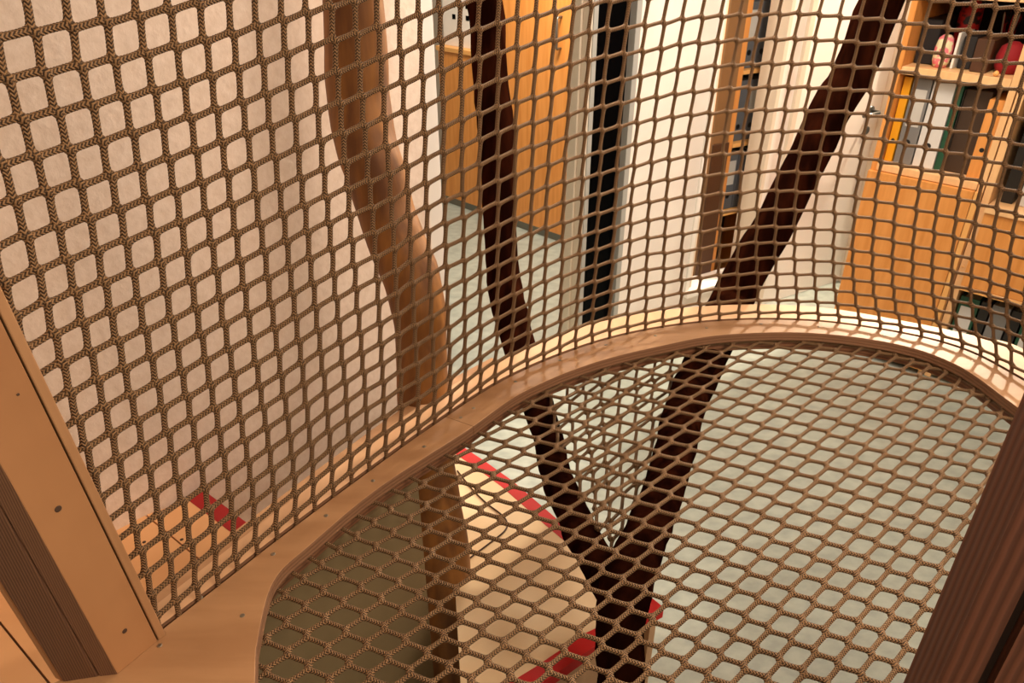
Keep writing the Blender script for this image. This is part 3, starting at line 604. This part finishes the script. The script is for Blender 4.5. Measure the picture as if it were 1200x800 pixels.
# ------------------------------------------------------------------ posts
post = thing('wooden_post', (F2[0], F2[1], ZP), 'plywood post with a plain face and layered edges, left of the net', 'post')
TOP = 1.5
E1 = ply_edge('post_edge_layers', (.99, .14, 0), .0028, S(98, 68, 48), S(122, 88, 62)); E2 = ply_edge('post_edge_layers_dark', (.99, .14, 0), .0032, S(88, 60, 42), S(112, 80, 56))
back1 = (F2 - F1)
def sheared(name, pts, z1, mats, sidef):
    n = len(pts); v = [(p[0], p[1], ZP) for p in pts] + [(p[0] + lean[0] * (z1 - ZP), p[1] + lean[1] * (z1 - ZP), z1) for p in pts]
    f = [list(range(n)), list(range(n, 2 * n))] + [[i, (i + 1) % n, n + (i + 1) % n, n + i] for i in range(n)]
    o = mesh_obj(name, v, f, mats, post)
    fc_ = o.data.polygons
    for p in fc_:
        nx = p.normal; p.material_index = 1 if sidef(nx) else 0
    bv = o.modifiers.new('bevel', 'BEVEL'); bv.width = .0015; bv.segments = 2
    return o
off = (G1 - F2)
sheared('face_board', [F1, F2, G1 + (F2 - G1) * .12, F1 + off * .85 + gpl * .004], ZP + TOP, [M_plyp, E1], lambda n: n.y < -.5 and n.x < .5)
bdir = np.array([.52, .85])
sheared('back_board', [G1, G2, G2 + bdir * .08, G1 + bdir * .08], ZP + TOP, [M_plyp, E2], lambda n: n.y < -.4)
sheared('side_strip', [G2 + np.array([-.003, .001]), G2 + np.array([-.014, .006]), G2 + np.array([-.014, .006]) + bdir * .05, G2 + np.array([-.003, .001]) + bdir * .05], ZP + TOP, [M_plyp, E1], lambda n: False)
Nb = F1 + gpl * .002
sheared('net_batten', [Nb, Nb + gpl * .011, Nb + gpl * .011 + nrm * .03, Nb + nrm * .03 - gpl * .004], ZP + TOP, [M_ply, E1], lambda n: False)
def onpost(x, y):       # point of the post face under a pixel
    # face plane spanned by (F2-F1) and the lean
    a = np.array([F2[0] - F1[0], F2[1] - F1[1], 0]); b = np.array([lean[0], lean[1], 1.]); n = np.cross(a, b); n /= np.linalg.norm(n)
    r = ray(x, y); P0 = np.array([F1[0], F1[1], ZP - CZ]); t = (n @ P0) / (n @ r); p = r * t; p[2] += CZ
    if n @ r > 0: n = -n
    return p, n
for px, rr in (((68, 596), .0042), ((146, 739), .0036), ((21, 462), .0016)):
    p, n = onpost(*px); disc('screw_hole', p + n * .0002, n, rr, .0006, M_hole, post, 12)
# right-hand post, near; shade of its unlit side is put into the colours
q0 = onz(1062, 880)
post2 = thing('wooden_post', (q0[0] + .05, q0[1], ZP), 'layered plywood post toned dark reddish for shade, at the lower right corner', 'post')
E3 = ply_edge('near_post_layers', (.97, -.2, 0), .012, S(84, 48, 32), S(106, 64, 44))
E4 = ply_edge('near_post_side_layers', (.25, .968, 0), .014, S(86, 50, 34), S(104, 62, 42))
M_npost = mat('near_post_face', S(100, 58, 40), .55, S(112, 68, 48), scale=8, stretch=(1, 1, .3))
u_ = np.array([.97, -.2]); v_ = np.array([.25, .968])
a0 = q0
for nm_, s0, s1, m0 in (('layered_board', 0, .040, M_npost), ('gap_strip', .0405, .055, M_inside), ('layered_board', .0555, .11, M_npost)):
    dd2 = 0 if nm_ != 'gap_strip' else .012
    P4 = [a0 + u_ * s0 + v_ * dd2, a0 + u_ * s1 + v_ * dd2, a0 + u_ * s1 + v_ * .07, a0 + u_ * s0 + v_ * .07]
    o = prism(nm_, P4, ZP, ZP + TOP, m0, post2)
    if nm_ != 'gap_strip':
        o.data.materials.append(E3); o.data.materials.append(E4)
        for p in o.data.polygons:
            if p.normal.y < -.5: p.material_index = 1
            elif p.normal.x < -.5: p.material_index = 2
# deck below that post
pr = [a0 + u_ * (-.03) + v_ * (-.06), a0 + u_ * .16 + v_ * (-.06), Ow[-1] * 1.0, Ow[-2], Sw[-2], a0 + v_ * .14 + u_ * .12, a0 + v_ * .10 - u_ * .01]
pp = [a0 + u_ * (-.02) - v_ * .08, a0 + u_ * .2 - v_ * .08, a0 + u_ * .2 + v_ * .095, a0 - u_ * .02 + v_ * .08]
prism('deck_corner', pp, ZP - PT, ZP - .001, M_ply, deck, side=M_plyE)

# ------------------------------------------------------------------ trunks
def trunk(ctrl, n=60, seg=22, rough=.004, k=1.0):
    """ctrl: (px, py, Y, width in photo pixels)"""
    C_ = []
    for x, y, Y, wd in ctrl:
        p = atY(x, y, Y); dep = p.y * CT + (CZ - p.z) * ST; C_.append((p.x, p.y, p.z, wd / FP * dep / 2 * k))
    C2 = resample(C_, n); return [Vector(c[:3]) for c in C2], [float(c[3]) for c in C2]
def drop(P_, R_, z, flare=1.15, steps=10):
    a = P_[-1]; d = (P_[-1] - P_[-4]); 
    for i in range(1, steps + 1):
        f = i / steps; P_.append(Vector((a.x, a.y, a.z + (z - a.z) * f))); R_.append(R_[-1] * flare ** (1 / steps))
    return P_, R_
def up(P_, R_, z, n=8):
    d = (P_[0] - P_[3]).normalized(); a = P_[0]; L = (z - a.z) / max(d.z, .2)
    return [a + d * L * (n - i) / n for i in range(n)] + P_, [R_[0] * .94] * n + R_
PA, RA = trunk([(414, -40, 1.5, 70), (414, 0, 1.5, 70), (417, 60, 1.5, 72), (420, 110, 1.5, 74), (427, 160, 1.48, 72), (438, 200, 1.46, 70), (450, 240, 1.45, 68), (464, 280, 1.43, 68), (480, 320, 1.41, 66), (489, 360, 1.39, 62), (493, 400, 1.38, 60), (495, 480, 1.33, 60), (505, 540, 1.28, 56), (514, 600, 1.24, 56), (524, 680, 1.2, 58), (529, 800, 1.17, 52)], 90)
PA, RA = drop(PA, RA, 0); PA, RA = up(PA, RA, 2.72)
v, f = tube('t', PA, RA, None, seg=26, rough=.005, nfreq=6)
tag(mesh_obj('tree_trunk', v, f, M_bark, None, True), 'smooth light brown curved tree trunk behind the straight platform edge', 'tree trunk')
PCc, RC = trunk([(1050, -40, 1.96, 54), (1034, 0, 1.95, 50), (1001, 80, 1.93, 48), (973, 130, 1.92, 48), (945, 190, 1.9, 46), (915, 250, 1.88, 46), (880, 310, 1.87, 48), (855, 357, 1.85, 48), (825, 425, 1.62, 48), (806, 470, 1.44, 46), (792, 520, 1.28, 48), (779, 570, 1.14, 48), (764, 610, 1.05, 50), (746, 650, .97, 56), (733, 690, .92, 62), (728, 740, .90, 58), (727, 800, .90, 56)], 90)
PCc, RC = drop(PCc, RC, 0); PCc, RC = up(PCc, RC, 2.72)
PB, RB = trunk([(566, -40, 1.81, 42), (568, 0, 1.8, 42), (574, 80, 1.78, 42), (582, 160, 1.75, 42), (584, 240, 1.72, 40), (590, 320, 1.68, 40), (598, 366, 1.64, 42), (607, 400, 1.6, 38), (631, 480, 1.42, 38), (643, 520, 1.34, 36), (653, 560, 1.25, 38), (666, 590, 1.18, 40), (678, 620, 1.1, 40), (695, 650, 1.02, 42), (712, 680, .95, 42), (727, 712, .91, 40)], 80)
PB, RB = up(PB, RB, 2.72)
v1, f1 = tube('t', PCc, RC, None, seg=22, rough=.006, nfreq=11); v2, f2 = tube('t', PB, RB, None, seg=20, rough=.006, nfreq=11)
n1 = len(v1); vv = v1 + v2; ff = f1 + [[i + n1 for i in q] for q in f2]
# stubs of cut twigs
for base, tip, r0 in ((atY(826, 442, 1.55), atY(838, 428, 1.50), .012), (atY(628, 440, 1.5), atY(640, 425, 1.48), .010)):
    v3, f3 = tube('t', [base, (base + tip) / 2, tip], [r0, r0 * .8, r0 * .6], None, seg=10); n3 = len(vv); vv += v3; ff += [[i + n3 for i in q] for q in f3]
tag(mesh_obj('forked_tree', vv, ff, M_dark, None, True), 'dark reddish brown forked tree whose two limbs rise in a V beyond the net', 'tree')

# ------------------------------------------------------------------ small net between the two limbs, below the platform
def interpP(P_, z):
    for a, b in zip(P_, P_[1:]):
        if (a.z - z) * (b.z - z) <= 0 and abs(a.z - b.z) > 1e-6: return a + (b - a) * ((z - a.z) / (b.z - a.z))
    return P_[-1]
LN = {}
pa_, pb_, pc_ = atY(607, 400, 1.6), atY(825, 425, 1.62), atY(733, 690, .93)
npl = (pb_ - pa_).cross(pc_ - pa_); o3 = Vector((0, 0, CZ))
def onnet(x, y):
    r_ = Vector(ray(x, y)); t_ = npl.dot(pa_ - o3) / npl.dot(r_); return np.array(o3 + r_ * t_)
LX = {}
for i in range(-2, 12):
    for j in range(-3, 18):
        y = 408 + 24 * j - 9.5 * i - .10 * j * j; x = 640 + 21 * i + (y - 430) * (.16 - .032 * i)
        LN[(i, j)] = onnet(x, y); LX[tuple(LN[(i, j)])] = (x, y)
def okl(p):
    x, y = LX[tuple(p)]
    if y < 392 or y > 660: return False
    xl = 600 + (y - 400) * .43; xr = 845 - (y - 400) * .36
    return xl < x < xr
ln = Net(); lattice(ln, LN, .0035, e=.12, ok=okl)
tag(ln.build('climbing_net', M_rope), 'small brown rope net hanging between the two dark limbs below the platform', 'net')

# ------------------------------------------------------------------ lower platforms
pl = thing('lower_platform', (.0, 1.2, .7), 'pale wooden play platform with bright red edge, below the floor net', 'platform')
Z2 = .70
Pq = lambda *p: onz(p[0], p[1], Z2)
E_out = [Pq(530, 513), Pq(545, 525), Pq(572, 543), Pq(600, 563), Pq(655, 610), Pq(778, 712)]
near = [Pq(778, 712), Pq(697, 757), Pq(640, 797), Pq(600, 822)]
body = [Pq(520, 540)] + E_out[0:1] + E_out[1:] + near[1:] + [Pq(560, 900), Pq(543, 860), Pq(530, 700)]
ctr = sum(body) / len(body)
ins = [c + (ctr - c) * 0 for c in body]
def inset(pts, d, closed=False):
    P_ = np.array(pts); g_ = np.gradient(P_, axis=0); g_ /= np.linalg.norm(g_, axis=1)[:, None]; n_ = np.stack([g_[:, 1], -g_[:, 0]], 1); return P_ + n_ * d
Ein = inset(E_out, .036); Nin = inset(near, .036)
corner = Ein[-1] + (Nin[0] - near[0]) * .9
Ein[-1] = corner; Nin[0] = corner
top = [Pq(528, 540)] + [p for p in Ein] + [p for p in Nin[1:]] + [Pq(560, 900), Pq(543, 860), Pq(534, 700)]
prism('platform_board', top, Z2 - .03, Z2, M_maple, pl)
def band(name, A, Bq, z0, z1, m, parent):
    n = len(A); v = []
    for a, b in zip(A, Bq): v += [(a[0], a[1], z1), (b[0], b[1], z1), (b[0], b[1], z0), (a[0], a[1], z0)]
    f = []
    for i in range(n - 1):
        for q in range(4): f.append([4 * i + q, 4 * i + (q + 1) % 4, 4 * i + 4 + (q + 1) % 4, 4 * i + 4 + q])
    f += [[0, 1, 2, 3], [4 * n - 4, 4 * n - 3, 4 * n - 2, 4 * n - 1]]
    return mesh_obj(name, v, f, m, parent)
band('red_edge', E_out, Ein, Z2 - .03, Z2 + .0006, M_red, pl)['label'] = 'bright red painted edge'
band('red_edge', near, Nin, Z2 - .03, Z2 + .0006, M_red, pl)
s_in = lambda L, d: inset(L, d)
band('side_board', inset(E_out, .02), inset(E_out, .04), .0, Z2 - .031, M_light, pl)
band('side_board', inset(near, .02), inset(near, .04), .0, Z2 - .031, M_light, pl)
# cord lying on it
cp = [Pq(536, 552), Pq(552, 572), Pq(570, 590), Pq(586, 602), Pq(594, 612), Pq(592, 622), Pq(575, 636), Pq(550, 655), Pq(538, 668)]
cr = resample([(p[0], p[1], Z2 + .0022) for p in cp], 40); v, f = tube('c', cr, .0019, None, seg=6)
tag(mesh_obj('thin_cord', v, f, M_dbrown, None, True), 'thin dark cord in a V shape on the pale lower platform', 'cord')

Z3 = .80
P3 = lambda *p: onz(p[0], p[1], Z3)
step = thing('side_platform', (-.7, 1.1, Z3), 'tan wooden platform with dark red edge in the corner by the white wall', 'platform')
rW = P3(222, 577); rA, rB = P3(237, 573), P3(298, 619); rA2, rB2 = P3(221, 586), P3(283, 632)
ed = rB - rA; ed /= np.linalg.norm(ed); rBx = rB + ed * .10; rB2x = rB2 + ed * .10
wl = BX / np.linalg.norm(BX)
wAll = rA2 - wl * 1.3
m1 = P3(198, 627); m2 = P3(240, 662); sd = m2 - m1; sd /= np.linalg.norm(sd)
sA = rA2 - wl * .225; 
def onwall(p, d):   # slide along d until the wall line
    nW = np.array([-wl[1], wl[0]]); t_ = (nW @ (rW - p)) / (nW @ d); return p + d * t_
def quad(nm_, L, m, z0=Z3 - .03, z1=Z3): return prism(nm_, L, z0, z1, m, step)
# seams run from the wall outwards as in the photo
seamdir = sd
aW = m1; aE = m1 + sd * .22
q1 = P3(0, 768); q2 = P3(26, 744)
gap = .0035; nd = np.array([-seamdir[1], seamdir[0]])
if nd @ (rA - m1) < 0: nd = -nd
Wm = onwall(m1, -seamdir); 
far1 = [Wm + nd * gap, rA2, rB2x, m1 + sd * .30 + nd * gap]
quad('platform_board', far1, M_tan)
s2d = (q2 - q1) / np.linalg.norm(q2 - q1); Wq = rA2 - wl * .62
low0 = Wm; low1 = m1 + sd * .30
quad('platform_board', [low0, low1, low1 - wl * .33, low0 - wl * .33], M_tan)
quad('platform_board', [low0 - wl * .334, low1 - wl * .334, low1 - wl * .9, low0 - wl * .9], M_tan)
band('red_edge', [rA, rBx], [rA2, rB2x], Z3 - .03, Z3 + .0006, M_dred, step)['label'] = 'dark red painted edge'
quad('side_board', [rA2 - wl * .01, rB2x - wl * .01, rB2x - wl * .03, rA2 - wl * .03], M_light, 0, Z3 - .031)
for px in ((213, 632), (169, 635)):
    q = P3(*px); disc('screw_hole', (q[0], q[1], Z3 + .0001), (0, 0, 1), .004, .0006, M_hole, step, 10)

# partition board below the straight edge
Ea = np.array([-.165 * 1.12, 1.12]); dirp = -gpl
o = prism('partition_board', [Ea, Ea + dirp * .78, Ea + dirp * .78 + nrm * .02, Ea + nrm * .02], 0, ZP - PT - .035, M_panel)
tag(o, 'plain board toned olive brown by painted shade, standing below the straight platform edge, seen through the floor net', 'board')
# support legs of the ring
for px, n_ in ((1120, 'round wooden leg under the right side of the platform ring'),):
    q = np.array([1.05, .62]); 
    o = prism('support_leg', [q + np.array(d) for d in ((-.03, -.03), (.03, -.03), (.03, .03), (-.03, .03))], 0, ZP - PT - .035, M_ply); tag(o, 'square wooden leg under the right side of the platform ring', 'leg')
